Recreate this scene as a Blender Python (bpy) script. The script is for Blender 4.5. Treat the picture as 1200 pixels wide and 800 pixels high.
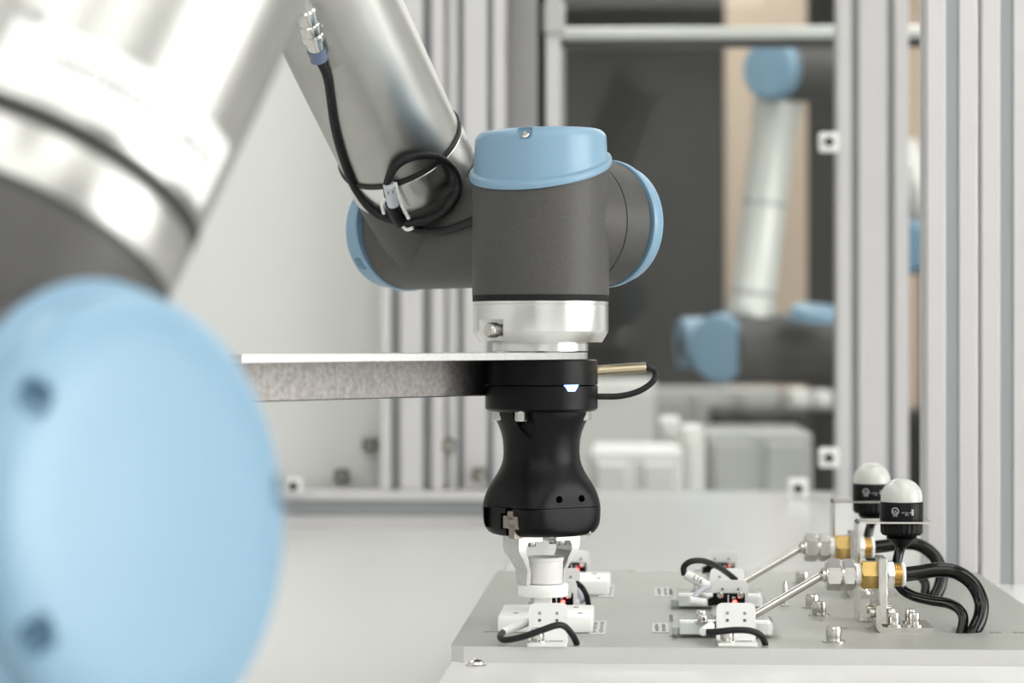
import bpy, bmesh, math, random
from mathutils import Vector, Matrix
random.seed(7)
PI = math.pi
scene = bpy.context.scene
for o in list(bpy.data.objects):
    bpy.data.objects.remove(o)
COL = scene.collection

# ---------------------------------------------------------------- camera, world, exposure
F = 85.0 / 36.0 * 1200.0                 # focal length in pixels of the 1200 px wide frame
YAW = math.atan(150.0 / F)
CZ = 1.15
PLATE = CZ - 0.2016                      # top of the metal bench plate
BASE = CZ - 0.2124                       # top of the white base panel
TABLE = CZ - 0.2550                      # top of the lower white table
RV = Vector((math.cos(YAW), math.sin(YAW), 0))
FV = Vector((-math.sin(YAW), math.cos(YAW), 0))
UP = Vector((0, 0, 1))

cam_data = bpy.data.cameras.new('camera')
cam = bpy.data.objects.new('camera', cam_data)
COL.objects.link(cam)
cam.location = (0, 0, CZ)
cam.rotation_euler = (PI / 2, 0, YAW)
cam_data.lens = 85.0
cam_data.sensor_width = 36.0
cam_data.clip_start = 0.05
cam_data.dof.use_dof = True
cam_data.dof.focus_distance = 1.69
cam_data.dof.aperture_fstop = 6.7
scene.camera = cam

world = bpy.data.worlds.new('world')
scene.world = world
world.use_nodes = True
world.node_tree.nodes['Background'].inputs[0].default_value = (0.9, 0.95, 1.0, 1)
world.node_tree.nodes['Background'].inputs[1].default_value = 0.3

scene.view_settings.view_transform = 'Standard'
scene.view_settings.look = 'None'
scene.view_settings.gamma = 1.0
scene.view_settings.use_curve_mapping = False
scene.view_settings.exposure = 0.08
LAMP = 2.65                               # radiance of the ceiling lamp diffusers
# x, y, size x, size y of unseen ceiling lamps; front and hall rows added to brighten
LAMPS = [(-1.0, -1.5, 0.9, 1.7), (0.0, -1.5, 0.9, 1.7), (1.0, -1.5, 0.9, 1.7), (-0.55, 0.05, 0.8, 1.1), (0.6, 0.05, 0.8, 1.1), (-0.75, 1.6, 0.44, 0.9), (0.65, 1.6, 0.44, 0.9),
         (-0.75, 2.75, 0.8, 0.9), (0.65, 2.75, 0.6, 0.8), (1.9, 0.6, 0.7, 1.2), (-1.7, 0.6, 0.7, 1.2),
         (-0.4, 4.2, 1.0, 1.2), (0.8, 4.2, 1.0, 1.2), (2.0, 4.2, 1.0, 1.2), (0.1, 5.6, 1.0, 1.3), (1.5, 5.6, 1.0, 1.3), (0.1, 7.1, 1.0, 1.2), (1.5, 7.1, 1.0, 1.2)]
LAMP_Z = 2.40
DAYLIGHT = 6.8                          # radiance of the unseen side windows, the last one added for sheen


def K(x, d, z):
    """point from metres right of, in front of and above the camera"""
    return RV * x + FV * d + Vector((0, 0, CZ + z))


def D(x, d, z):
    return (RV * x + FV * d + UP * z).normalized()


def P(px, py, d):
    return K((px - 600) / F * d, d, (400 - py) / F * d)


def G(px, py, z=PLATE):
    """point on a horizontal plane"""
    return P(px, py, (CZ - z) * F / (py - 400))


# ---------------------------------------------------------------- materials
def mat(name, col, rough=0.5, metal=0.0, spec=0.5, noise=None, bump=None, coat=0.0, emit=None, sub=0.0, trans=0.0, aniso=0.0, stretch=None):
    m = bpy.data.materials.new(name)
    m.use_nodes = True
    nt = m.node_tree
    b = nt.nodes['Principled BSDF']
    b.inputs['Base Color'].default_value = (*col, 1)
    b.inputs['Roughness'].default_value = rough
    b.inputs['Metallic'].default_value = metal
    b.inputs['Specular IOR Level'].default_value = spec
    b.inputs['Coat Weight'].default_value = coat
    b.inputs['Coat Roughness'].default_value = 0.08
    b.inputs['Anisotropic'].default_value = aniso
    if sub:
        b.inputs['Subsurface Weight'].default_value = sub
        b.inputs['Subsurface Radius'].default_value = (0.01, 0.01, 0.01)
        b.inputs['Subsurface Scale'].default_value = 0.5
    if trans:
        b.inputs['Transmission Weight'].default_value = trans
    if emit:
        b.inputs['Emission Color'].default_value = (*emit[0], 1)
        b.inputs['Emission Strength'].default_value = emit[1]
    if noise or bump:
        tc = nt.nodes.new('ShaderNodeTexCoord')
        mp = nt.nodes.new('ShaderNodeMapping')
        if stretch:
            mp.inputs['Scale'].default_value = stretch
        nt.links.new(tc.outputs['Object'], mp.inputs['Vector'])
        if noise:
            sc, amt = noise
            n = nt.nodes.new('ShaderNodeTexNoise')
            n.inputs['Scale'].default_value = sc
            n.inputs['Detail'].default_value = 5
            nt.links.new(mp.outputs[0], n.inputs['Vector'])
            r = nt.nodes.new('ShaderNodeValToRGB')
            r.color_ramp.elements[0].position = 0.3
            r.color_ramp.elements[1].position = 0.7
            r.color_ramp.elements[0].color = (*[c * (1 - amt) for c in col], 1)
            r.color_ramp.elements[1].color = (*[min(1, c * (1 + amt)) for c in col], 1)
            nt.links.new(n.outputs[0], r.inputs[0])
            nt.links.new(r.outputs[0], b.inputs['Base Color'])
        if bump:
            sc, st = bump
            n = nt.nodes.new('ShaderNodeTexNoise')
            n.inputs['Scale'].default_value = sc
            n.inputs['Detail'].default_value = 3
            nt.links.new(mp.outputs[0], n.inputs['Vector'])
            bp = nt.nodes.new('ShaderNodeBump')
            bp.inputs['Strength'].default_value = st
            bp.inputs['Distance'].default_value = 0.0004
            nt.links.new(n.outputs[0], bp.inputs['Height'])
            nt.links.new(bp.outputs[0], b.inputs['Normal'])
    return m


def clear_mat(name, tint, ior=1.45, rough=0.0):
    m = bpy.data.materials.new(name)
    m.use_nodes = True
    nt = m.node_tree
    nt.nodes.clear()
    out = nt.nodes.new('ShaderNodeOutputMaterial')
    t = nt.nodes.new('ShaderNodeBsdfTransparent')
    t.inputs[0].default_value = (*tint, 1)
    g = nt.nodes.new('ShaderNodeBsdfGlossy')
    g.inputs['Roughness'].default_value = rough
    fr = nt.nodes.new('ShaderNodeFresnel')
    fr.inputs[0].default_value = ior
    mx = nt.nodes.new('ShaderNodeMixShader')
    ge = nt.nodes.new('ShaderNodeNewGeometry')      # only the outer face of a sheet mirrors
    iv = nt.nodes.new('ShaderNodeMath')
    iv.operation = 'SUBTRACT'
    iv.inputs[0].default_value = 1.0
    nt.links.new(ge.outputs['Backfacing'], iv.inputs[1])
    mu = nt.nodes.new('ShaderNodeMath')
    mu.operation = 'MULTIPLY'
    nt.links.new(fr.outputs[0], mu.inputs[0])
    nt.links.new(iv.outputs[0], mu.inputs[1])
    nt.links.new(mu.outputs[0], mx.inputs[0])
    nt.links.new(t.outputs[0], mx.inputs[1])
    nt.links.new(g.outputs[0], mx.inputs[2])
    nt.links.new(mx.outputs[0], out.inputs[0])
    return m


M = dict(
    tube=mat('brushed_tube', (0.45, 0.45, 0.43), 0.35, 1.0, noise=(30, 0.05), bump=(900, 0.08)),
    machined=mat('machined_aluminium', (0.78, 0.78, 0.77), 0.28, 1.0, bump=(300, 0.05), stretch=(1, 1, 20)),
    anod=mat('anodised_aluminium', (0.585, 0.577, 0.58), 0.45, 0.3, bump=(60, 0.03), stretch=(30, 30, 0.3)),
    slot=mat('slot_cover', (0.30, 0.32, 0.33), 0.5),
    seam=mat('dark_seam', (0.02, 0.02, 0.02), 0.6),
    housing=mat('grey_housing', (0.062, 0.060, 0.0555), 0.5, 0.0, 0.45, noise=(700, 0.16), bump=(1400, 0.35)),
    blue=mat('blue_plastic', (0.205, 0.345, 0.465), 0.33, 0.0, 0.5, bump=(900, 0.06)),
    black=mat('black_plastic', (0.004, 0.004, 0.0045), 0.36, 0.0, 0.16, bump=(900, 0.12)),
    blackmatt=mat('black_matt', (0.008, 0.008, 0.008), 0.7, 0.0, 0.3),
    hole_shade=mat('painted_hole_shade', (0.001, 0.001, 0.001), 0.9, 0.0, 0.0),
    rubber=mat('black_hose', (0.003, 0.003, 0.003), 0.10, 0.0, 0.35),
    cable=mat('cable_jacket', (0.010, 0.011, 0.012), 0.45, 0.0, 0.3),
    steel=mat('steel', (0.62, 0.60, 0.57), 0.22, 1.0, noise=(200, 0.08)),
    nickel=mat('nickel', (0.68, 0.67, 0.64), 0.18, 1.0),
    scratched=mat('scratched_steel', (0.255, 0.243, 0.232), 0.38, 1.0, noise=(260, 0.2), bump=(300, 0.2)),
    brass=mat('brass', (0.66, 0.46, 0.17), 0.27, 1.0),
    bronze=mat('bronze_sleeve', (0.50, 0.43, 0.30), 0.3, 1.0, bump=(900, 0.1)),
    railmetal=mat('brown_steel', (0.30, 0.26, 0.23), 0.42, 0.7, noise=(600, 0.2)),
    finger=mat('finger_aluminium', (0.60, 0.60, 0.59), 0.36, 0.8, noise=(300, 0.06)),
    white=mat('white_plastic', (0.90, 0.90, 0.885), 0.38),
    cup=mat('milky_cup', (0.84, 0.83, 0.81), 0.3, sub=0.4),
    dome=mat('lamp_dome', (0.58, 0.585, 0.55), 0.14, sub=0.3),
    wall=mat('white_panel', (0.715, 0.72, 0.70), 0.55),
    gloss=mat('white_gloss', (0.76, 0.76, 0.75), 0.22, 0.0, 0.5),
    table=mat('white_table', (0.665, 0.665, 0.655), 0.32, 0.0, 0.5),
    plate=mat('plate_aluminium', (0.375, 0.38, 0.345), 0.40, 0.2, noise=(90, 0.05), bump=(250, 0.04), stretch=(0.3, 3, 1)),
    rim_lit=mat('machined_edge_lit', (0.60, 0.60, 0.585), 0.42, 0.2, bump=(250, 0.04), stretch=(3, 3, 0.3)),
    tag=mat('printed_tag', (0.56, 0.57, 0.555), 0.4),
    tagink=mat('tag_ink', (0.27, 0.275, 0.27), 0.6),
    ink=mat('ink', (0.05, 0.05, 0.055), 0.6),
    inkgrey=mat('ink_grey', (0.22, 0.23, 0.24), 0.6),
    print=mat('white_print', (0.6, 0.6, 0.62), 0.6),
    sleeve=mat('grey_sleeve', (0.60, 0.62, 0.68), 0.4),
    bluegrey=mat('blue_grey_ring', (0.12, 0.16, 0.25), 0.4),
    clear=clear_mat('clear_film', (0.96, 0.97, 0.96)),
    glass=clear_mat('pane_glass', (0.965, 0.975, 0.97), 1.5),
    acrylic=clear_mat('acrylic', (0.955, 0.965, 0.96), 1.5),
    led_blue=mat('led_blue', (0.2, 0.3, 1.0), 0.3, emit=((0.12, 0.25, 1.0), 14)),
    led_white=mat('led_core', (0.8, 0.9, 1.0), 0.3, emit=((0.55, 0.75, 1.0), 9)),
    led_red=mat('led_red', (1.0, 0.1, 0.08), 0.3, emit=((1.0, 0.05, 0.04), 9)),
    lamp=mat('lamp_diffuser', (1, 1, 1), 0.4, emit=((1.0, 0.994, 0.962), LAMP)),
    daylight=mat('window_daylight', (1, 1, 1), 0.4, emit=((1.0, 0.995, 0.98), DAYLIGHT)),
    floor=mat('grey_floor', (0.42, 0.43, 0.42), 0.35, noise=(3, 0.05)),
    ceiling=mat('ceiling_white', (0.75, 0.75, 0.74), 0.7),
    darkwall=mat('dark_wall', (0.070, 0.067, 0.062), 0.6, noise=(1.2, 0.25)),
    beige=mat('beige_board', (0.55, 0.44, 0.34), 0.6, noise=(2.0, 0.05)),
    midwall=mat('grey_wall', (0.66, 0.66, 0.65), 0.6),
    boxgrey=mat('grey_cabinet', (0.46, 0.465, 0.45), 0.5, noise=(4, 0.06)),
    boxwhite=mat('white_cabinet', (0.84, 0.84, 0.81), 0.5),
    boxdark=mat('dark_cabinet', (0.035, 0.035, 0.034), 0.5),
    clip=mat('clip_grey', (0.13, 0.12, 0.095), 0.5),
    offwhite=mat('far_tube', (0.74, 0.75, 0.71), 0.35, 0.3),
)

# ---------------------------------------------------------------- mesh helpers
WORLD = {}


def frame(axis, xref=None):
    ez = Vector(axis).normalized()
    if xref is None:
        xref = Vector((1, 0, 0)) if abs(ez.x) < 0.8 else Vector((0, 1, 0))
    ex = Vector(xref) - ez * Vector(xref).dot(ez)
    ex.normalize()
    return ex, ez.cross(ex), ez


def catmull(pts, n=8):
    pts = [Vector(p) for p in pts]
    if len(pts) < 3:
        return pts
    q = [2 * pts[0] - pts[1]] + pts + [2 * pts[-1] - pts[-2]]
    out = []
    for i in range(1, len(q) - 2):
        a, b, c, d = q[i - 1:i + 3]
        for k in range(n):
            t = k / n
            out.append(0.5 * (2 * b + (c - a) * t + (2 * a - 5 * b + 4 * c - d) * t * t + (3 * b - a - 3 * c + d) * t ** 3))
    out.append(pts[-1])
    return out


class MB:
    def __init__(s):
        s.v, s.f = [], []

    def add(s, verts, faces):
        n = len(s.v)
        s.v += [Vector(v) for v in verts]
        s.f += [[i + n for i in f] for f in faces]
        return s

    def rings(s, rings, cap0=True, cap1=True):
        n = len(rings[0])
        vs, fs = [], []
        for r in rings:
            vs += r
        for i in range(len(rings) - 1):
            for j in range(n):
                k = (j + 1) % n
                fs.append([i * n + j, i * n + k, (i + 1) * n + k, (i + 1) * n + j])
        if cap0:
            fs.append(list(range(n))[::-1])
        if cap1:
            m = (len(rings) - 1) * n
            fs.append([m + j for j in range(n)])
        return s.add(vs, fs)

    def lathe(s, prof, o, axis, seg=48, xref=None, closed=False):
        ex, ey, ez = frame(axis, xref)
        o = Vector(o)
        rs = []
        for r, h in prof:
            r = max(r, 1e-5)
            rs.append([o + ez * h + (ex * math.cos(2 * PI * j / seg) + ey * math.sin(2 * PI * j / seg)) * r for j in range(seg)])
        if closed:
            rs.append(list(rs[0]))
            return s.rings(rs, False, False)
        return s.rings(rs)

    def cyl(s, p0, p1, r, seg=32, bev=0.0, r1=None):
        p0, p1 = Vector(p0), Vector(p1)
        L = (p1 - p0).length
        r1 = r if r1 is None else r1
        if bev:
            pr = [(r - bev, 0), (r, bev), (r1, L - bev), (r1 - bev, L)]
        else:
            pr = [(r, 0), (r1, L)]
        return s.lathe(pr, p0, p1 - p0, seg)

    def box(s, c, size, ax=None, bev=0.0, seg=1):
        c = Vector(c)
        ax = ax or (Vector((1, 0, 0)), Vector((0, 1, 0)), UP)
        bm = bmesh.new()
        bmesh.ops.create_cube(bm, size=1.0)
        for v in bm.verts:
            v.co = Vector((v.co.x * size[0], v.co.y * size[1], v.co.z * size[2]))
        if bev:
            bmesh.ops.bevel(bm, geom=list(bm.edges), offset=bev, segments=seg, affect='EDGES', profile=0.5)
        bm.verts.index_update()
        vs = [c + ax[0] * v.co.x + ax[1] * v.co.y + ax[2] * v.co.z for v in bm.verts]
        fs = [[v.index for v in f.verts] for f in bm.faces]
        bm.free()
        return s.add(vs, fs)

    def b2(s, lo, hi, bev=0.0, seg=1):
        lo, hi = Vector(lo), Vector(hi)
        return s.box((lo + hi) / 2, hi - lo, None, bev, seg)

    def prism(s, pts, o, ex, ey, ez, h):
        o = Vector(o)
        a = [o + ex * p[0] + ey * p[1] for p in pts]
        return s.rings([a, [p + ez * h for p in a]])

    def tube(s, pts, r, seg=14, n=8, smooth=True):
        pts = catmull(pts, n) if smooth else [Vector(p) for p in pts]
        rs = []
        t0 = (pts[1] - pts[0]).normalized()
        ex = frame(t0)[0]
        for i, p in enumerate(pts):
            t = (pts[min(i + 1, len(pts) - 1)] - pts[max(i - 1, 0)]).normalized()
            ex = (ex - t * ex.dot(t)).normalized()
            ey = t.cross(ex)
            rs.append([p + (ex * math.cos(2 * PI * j / seg) + ey * math.sin(2 * PI * j / seg)) * r for j in range(seg)])
        return s.rings(rs)

    def build(s, name, m, parent=None, origin=None, angle=35, smooth=True):
        base = WORLD[parent.name] if parent else (Vector(origin) if origin is not None else Vector((
            sum(v.x for v in s.v) / len(s.v), sum(v.y for v in s.v) / len(s.v), min(v.z for v in s.v))))
        me = bpy.data.meshes.new(name)
        me.from_pydata([tuple(v - base) for v in s.v], [], s.f)
        me.update()
        bm = bmesh.new()
        bm.from_mesh(me)
        bmesh.ops.recalc_face_normals(bm, faces=list(bm.faces))
        bm.to_mesh(me)
        bm.free()
        me.materials.append(M[m] if isinstance(m, str) else m)
        if smooth:
            me.polygons.foreach_set('use_smooth', [True] * len(me.polygons))
            me.set_sharp_from_angle(angle=math.radians(angle))
        o = bpy.data.objects.new(name, me)
        COL.objects.link(o)
        if parent:
            o.parent = parent
        else:
            o.location = base
        WORLD[o.name] = base
        return o


def tag(o, label, cat, group=None, kind=None):
    o['label'] = label
    o['category'] = cat
    if group:
        o['group'] = group
    if kind:
        o['kind'] = kind
    return o


def thing(name, loc, label, cat, group=None):
    o = bpy.data.objects.new(name, None)
    o.empty_display_size = 0.02
    COL.objects.link(o)
    o.location = loc
    WORLD[o.name] = Vector(loc)
    return tag(o, label, cat, group)


def struct(o, label=None, cat=None):
    o['kind'] = 'structure'
    if label:
        o['label'] = label
        o['category'] = cat
    return o


def copy_tree(o, parent=None):
    c = o.copy()
    COL.objects.link(c)
    c.parent = parent
    WORLD[c.name] = WORLD[o.name].copy()
    for ch in list(o.children):
        copy_tree(ch, c)
    return c


def copy_to(root, delta, label):
    c = copy_tree(root)
    c.location = Vector(root.location) + Vector(delta)
    c['label'] = label
    return c


def cut(o, cutter, keep_smooth=35):
    """subtract a closed mesh from a part and bake the result"""
    me = bpy.data.meshes.new('cutter')
    base = WORLD[o.name]
    me.from_pydata([tuple(v - base) for v in cutter.v], [], cutter.f)
    bm = bmesh.new()
    bm.from_mesh(me)
    bmesh.ops.recalc_face_normals(bm, faces=list(bm.faces))
    bm.to_mesh(me)
    bm.free()
    c = bpy.data.objects.new('cutter', me)
    COL.objects.link(c)
    c.parent = o.parent
    c.location = o.location
    md = o.modifiers.new('cut', 'BOOLEAN')
    md.object = c
    md.operation = 'DIFFERENCE'
    md.solver = 'EXACT'
    bpy.context.view_layer.update()
    dg = bpy.context.evaluated_depsgraph_get()
    new = bpy.data.meshes.new_from_object(o.evaluated_get(dg))
    o.modifiers.clear()
    old = o.data
    o.data = new
    new.name = old.name
    bpy.data.objects.remove(c)
    bpy.data.meshes.remove(me)
    bpy.data.meshes.remove(old)
    new.polygons.foreach_set('use_smooth', [True] * len(new.polygons))
    new.set_sharp_from_angle(angle=math.radians(keep_smooth))


def text_faces(s, size):
    cu = bpy.data.curves.new('lettering', 'FONT')
    cu.body = s
    cu.size = size
    cu.align_x = 'CENTER'
    cu.resolution_u = 3
    ob = bpy.data.objects.new('lettering', cu)
    COL.objects.link(ob)
    bpy.context.view_layer.update()
    me = bpy.data.meshes.new_from_object(ob.evaluated_get(bpy.context.evaluated_depsgraph_get()))
    vs = [(v.co.x, v.co.y) for v in me.vertices]
    fs = [list(p.vertices) for p in me.polygons]
    bpy.data.objects.remove(ob)
    bpy.data.curves.remove(cu)
    bpy.data.meshes.remove(me)
    return vs, fs


def text_on_cyl(mb, s, size, o, ez, front, r, ang, h):
    """lettering wrapped on a cylinder: centred at angle ang from the direction front"""
    ez = Vector(ez).normalized()
    ex = (Vector(front) - ez * Vector(front).dot(ez)).normalized()
    ey = ez.cross(ex)
    vs, fs = text_faces(s, size)
    # split long faces is not needed at this size
    out = []
    for x, y in vs:
        a = ang + x / r
        out.append(Vector(o) + ez * (h + y) + (ex * math.cos(a) + ey * math.sin(a)) * r)
    mb.add(out, fs)


def text_flat(mb, s, size, o, ex, ey):
    vs, fs = text_faces(s, size)
    mb.add([Vector(o) + ex * x + ey * y for x, y in vs], fs)


def hexa(mb, p0, p1, r, bev=0.001, rot=0.0):
    """hexagonal prism with chamfered ends"""
    p0, p1 = Vector(p0), Vector(p1)
    ax = (p1 - p0).normalized()
    L = (p1 - p0).length
    ex, ey, ez = frame(ax, UP if abs(ax.z) < 0.9 else None)
    seg = 24
    rs = []
    for h, cr in ((0, r * 0.86), (bev, r * 1.0), (L - bev, r * 1.0), (L, r * 0.86)):
        ring = []
        for j in range(seg):
            a = 2 * PI * j / seg + rot
            m = (a - rot) % (PI / 3) - PI / 6
            rr = min(r * math.cos(PI / 6) / math.cos(m), cr if cr < r * 0.99 else 9)
            ring.append(p0 + ez * h + (ex * math.cos(a) + ey * math.sin(a)) * rr)
        rs.append(ring)
    mb.rings(rs)
    return mb


def bolt(mb, p, r, h, axis=UP, washer=True):
    """socket-head bolt standing on p"""
    p = Vector(p)
    ax = Vector(axis).normalized()
    if washer:
        mb.lathe([(r * 1.5, 0), (r * 1.5, h * 0.12), (r * 0.9, h * 0.14)], p, ax, 20)
        p = p + ax * h * 0.13
    mb.lathe([(r * 0.94, 0), (r, h * 0.08), (r, h * 0.82), (r * 0.9, h), (r * 0.55, h), (r * 0.5, h * 0.5)], p, ax, 20)


def hit_cyl(px, py, A, u, r):
    """distance along the view axis to the near side of a cylinder, through a pixel"""
    o = Vector((0, 0, CZ))
    dv = P(px, py, 1.0) - o
    A = Vector(A)
    u = Vector(u).normalized()
    w = o - A
    a = dv - u * dv.dot(u)
    b = w - u * w.dot(u)
    aa, bb, cc = a.dot(a), 2 * a.dot(b), b.dot(b) - r * r
    ds = bb * bb - 4 * aa * cc
    if ds < 0:
        return -bb / (2 * aa)
    return (-bb - math.sqrt(ds)) / (2 * aa)


def end_cap(name, parent, o, axis, xref, r, H, gx, gy, tx=0.0, ty=0.0, lip=0.0052, side=0.985, top=0.84, recess=()):
    """domed plastic joint cap: slanted lip below, rounded flat top; o is the middle of the lip's lower edge"""
    ex, ey, ez = frame(axis, xref)
    o = Vector(o)
    seg = 72
    rows = [(1.000, 0.0, 0.0), (1.034, 0.0, lip * 0.05), (1.046, 0.0, lip * 0.3), (1.046, 0.0, lip * 0.7), (1.034, 0.0, lip * 0.95), (1.004, 0.0, lip * 1.05),
            (side + 0.006, 0.0, lip * 1.15), (side, 0.06, lip * 1.25)]
    for k in range(0, 8):                    # rounded shoulder
        a = k / 7 * PI / 2
        rr = top + (side - 0.008 - top) * math.cos(a)
        rows.append((rr, 2.0 + math.sin(a), 0))
    rows += [(top * 0.6, 3.0, 0.0006), (top * 0.25, 3.0, 0.0010)]
    sh = min(H * 0.4, r * (side - top) * 1.0)
    rs = []
    for q, w, off in rows:
        ring = []
        for j in range(seg):
            a = 2 * PI * j / seg
            x, y = r * q * math.cos(a), r * q * math.sin(a)
            lo = gx * x + gy * y
            hi = H + tx * x + ty * y
            if w < 1:
                z = lo + off + (hi - lo) * w
            else:
                z = hi - sh * (1 - (w - 2)) + off
            ring.append(o + ex * x + ey * y + ez * z)
        rs.append(ring)
    cap = MB().rings(rs).build(name, 'blue', parent, angle=32)
    for rc_ in recess:        # screw pockets in the shoulder
        ang, hz, dep, rr = rc_[:4]
        rf, lean = rc_[4:] if len(rc_) > 4 else (side, 0.75)
        d = ex * math.cos(ang) + ey * math.sin(ang)
        p = o + d * r * rf + ez * hz
        c = MB()
        ax = (d * lean + ez * 0.65).normalized()
        tx_ = ez.cross(d)
        c.box(p + ax * (0.03 - dep) / 2, (rr * 2, rr * 1.7, 0.03 + dep), (tx_, ax.cross(tx_), ax), rr * 0.45, 3)
        cut(cap, c, 32)
        s = MB()
        s.lathe([(rr * 0.55, 0), (rr * 0.55, rr * 0.25), (rr * 0.4, rr * 0.35), (rr * 0.3, rr * 0.15)], p - ax * dep, ax, 16)
        s.build('screw', 'steel' if rr < 0.006 else 'blue', cap)
    return cap


# ---------------------------------------------------------------- the room
fl = MB().b2((-2.6, -2.6, -0.05), (3.2, 8.6, 0)).build('floor', 'floor', origin=(0, 0, 0))
struct(fl)
ce = MB().b2((-2.6, -2.6, 2.75), (3.2, 8.6, 2.8)).build('ceiling', 'ceiling', origin=(0, 0, 2.75))
struct(ce)
struct(MB().b2((-2.65, -2.6, 0), (-2.6, 8.6, 2.75)).build('wall_left', 'wall', origin=(-2.6, 3, 0)))
struct(MB().b2((3.2, -2.6, 0), (3.25, 8.6, 2.75)).build('wall_right', 'midwall', origin=(3.2, 3, 0)))
struct(MB().b2((-2.6, -2.65, 0), (3.2, -2.6, 2.75)).build('wall_front', 'wall', origin=(0, -2.6, 0)))
struct(MB().b2((-2.6, 8.6, 0), (3.2, 8.65, 2.75)).build('wall_back', 'darkwall', origin=(0, 8.6, 0)))

w2 = bpy.data.objects.new('window_2', None)
COL.objects.link(w2)
w2.location = (3.2, 0.15, 0.8)
WORLD[w2.name] = Vector(w2.location)
struct(w2, 'unseen row of tall daylit windows in the side wall, extended to add sheen', 'window')
for k in range(3):  # last window of the row added for sheen on the near blue cap
    y0_ = -0.75 + 0.9 * k
    MB().b2((3.190, y0_ + 0.04, 0.84), (3.195, y0_ + 0.86, 2.26)).build('pane', 'daylight', w2)
    for a_, b_ in (((3.17, y0_, 0.8), (3.2, y0_ + 0.04, 2.3)), ((3.17, y0_ + 0.86, 0.8), (3.2, y0_ + 0.9, 2.3)),
                   ((3.17, y0_ + 0.04, 0.8), (3.2, y0_ + 0.86, 0.84)), ((3.17, y0_ + 0.04, 2.26), (3.2, y0_ + 0.86, 2.3))):
        MB().b2(a_, b_).build('window_frame', 'wall', w2)

LAMP_H = LAMP_Z
for i, lamp_spec in enumerate(LAMPS):
    x, y, sx, sy = lamp_spec[:4]
    LAMP_Z = lamp_spec[4] if len(lamp_spec) > 4 else LAMP_H
    t = thing('ceiling_light', (x, y, LAMP_Z), 'long white ceiling light panel out of view, in rows extended for brightness, number %s along the rows' % i, 'light', 'ceiling lights')
    t['label'] = 'long white ceiling light out of view, from rows extended to brighten the scene'
    f = MB()
    f.b2((x - sx / 2 - 0.02, y - sy / 2 - 0.02, LAMP_Z), (x + sx / 2 + 0.02, y + sy / 2 + 0.02, LAMP_Z + 0.05), 0.004)
    for k in (-1, 1):
        f.cyl((x, y + k * sy * 0.4, LAMP_Z + 0.05), (x, y + k * sy * 0.4, 2.75), 0.006, 8)
    f.build('lamp_frame', 'anod', t)
    MB().b2((x - sx / 2, y - sy / 2, LAMP_Z - 0.006), (x + sx / 2, y + sy / 2, LAMP_Z - 0.0005)).build('diffuser', 'lamp', t)

# ---------------------------------------------------------------- bench: lower table, base panel, metal plate
t = thing('work_table', (-0.4, 2.3, 0), 'low white work table top beside and behind the gripper bench', 'table')
MB().b2((-1.9, 0.45, TABLE - 0.03), (1.3, 3.62, TABLE), 0.003).build('table_top', 'table', t)
for x in (-1.8, 1.2):
    for y in (0.55, 3.5):
        MB().b2((x - 0.04, y - 0.04, 0), (x + 0.04, y + 0.04, TABLE - 0.03), 0.004).build('leg', 'anod', t)
BX0, BX1 = -0.1255, 0.2937
BY0, BY1 = 1.5957, 2.128
bp = MB().b2((BX0 - 0.001, 1.0, TABLE), (0.95, 3.45, BASE), 0.002).build('base_panel', 'gloss', None, (0.2, 2, TABLE))
tag(bp, 'glossy white base panel lying under the metal bench plate', 'panel')
# round head screw on the white panel in front of the plate
p = G(558, 780, BASE)
MB().lathe([(0.0068, 0), (0.0070, 0.0008), (0.0055, 0.0014), (0.0050, 0.003), (0.0032, 0.0042), (0.0018, 0.0045), (0.0016, 0.003)], p, UP, 24).build('screw', 'steel', bp)

# the plate with the cable holes
plate = thing('bench_plate', (BX0, BY0, BASE), 'thick grey aluminium bench plate carrying the sensors and fittings', 'plate')
HOLE = [G(1126, 738.5), G(1126, 738.5) + Vector((0, 0.225, 0))]
HR = 0.0145
bm = bmesh.new()
outl = [(BX0 + 0.009, BY0), (BX1, BY0), (BX1, BY1), (BX0, BY1), (BX0, BY0 + 0.009)]


def loop(pts):
    vs = [bm.verts.new((x, y, PLATE)) for x, y in pts]
    return [bm.edges.new((vs[i], vs[(i + 1) % len(vs)])) for i in range(len(vs))]


ed = loop(outl)
for h in HOLE:
    ed += loop([(h.x + HR * math.cos(2 * PI * k / 28), h.y + HR * 1.25 * math.sin(2 * PI * k / 28)) for k in range(28)])
bmesh.ops.triangle_fill(bm, edges=ed, use_beauty=True)
ret = bmesh.ops.extrude_face_region(bm, geom=list(bm.faces))
for v in [g for g in ret['geom'] if isinstance(g, bmesh.types.BMVert)]:
    v.co.z = BASE
bm.verts.index_update()
mb = MB().add([v.co.copy() for v in bm.verts], [[v.index for v in f.verts] for f in bm.faces])
bm.free()
slab = mb.build('slab', 'plate', plate, angle=30)
slab.data.materials.append(M['rim_lit'])                 # machined rim, coloured lighter to stand in for front light
for pg in slab.data.polygons:
    if abs(pg.normal.z) < 0.5:
        pg.material_index = 1
for h in HOLE:
    MB().lathe([(HR * 0.9, 0.0003), (HR * 0.9, 0.0006)], (h.x, h.y, BASE), UP, 28).build('hole_dark', 'blackmatt', plate)  # black disc stands in for the darkness down the hole
for px, py, r, hh in ((977, 752, 0.0053, 0.0092), (960, 721, 0.0053, 0.0090), (952, 712, 0.0052, 0.0090), (940, 684, 0.0055, 0.0090)):
    b = MB()
    bolt(b, G(px, py), r, hh)
    b.build('bolt', 'steel', plate)
b = MB()
b.lathe([(0.0036, 0), (0.0036, 0.001), (0.0018, 0.002), (0.0016, 0.006), (0.0020, 0.0065), (0.0020, 0.0150), (0.0013, 0.0165), (0.0011, 0.019)], G(920, 710), UP, 16)
b.build('threaded_stud', 'steel', plate)
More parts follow.
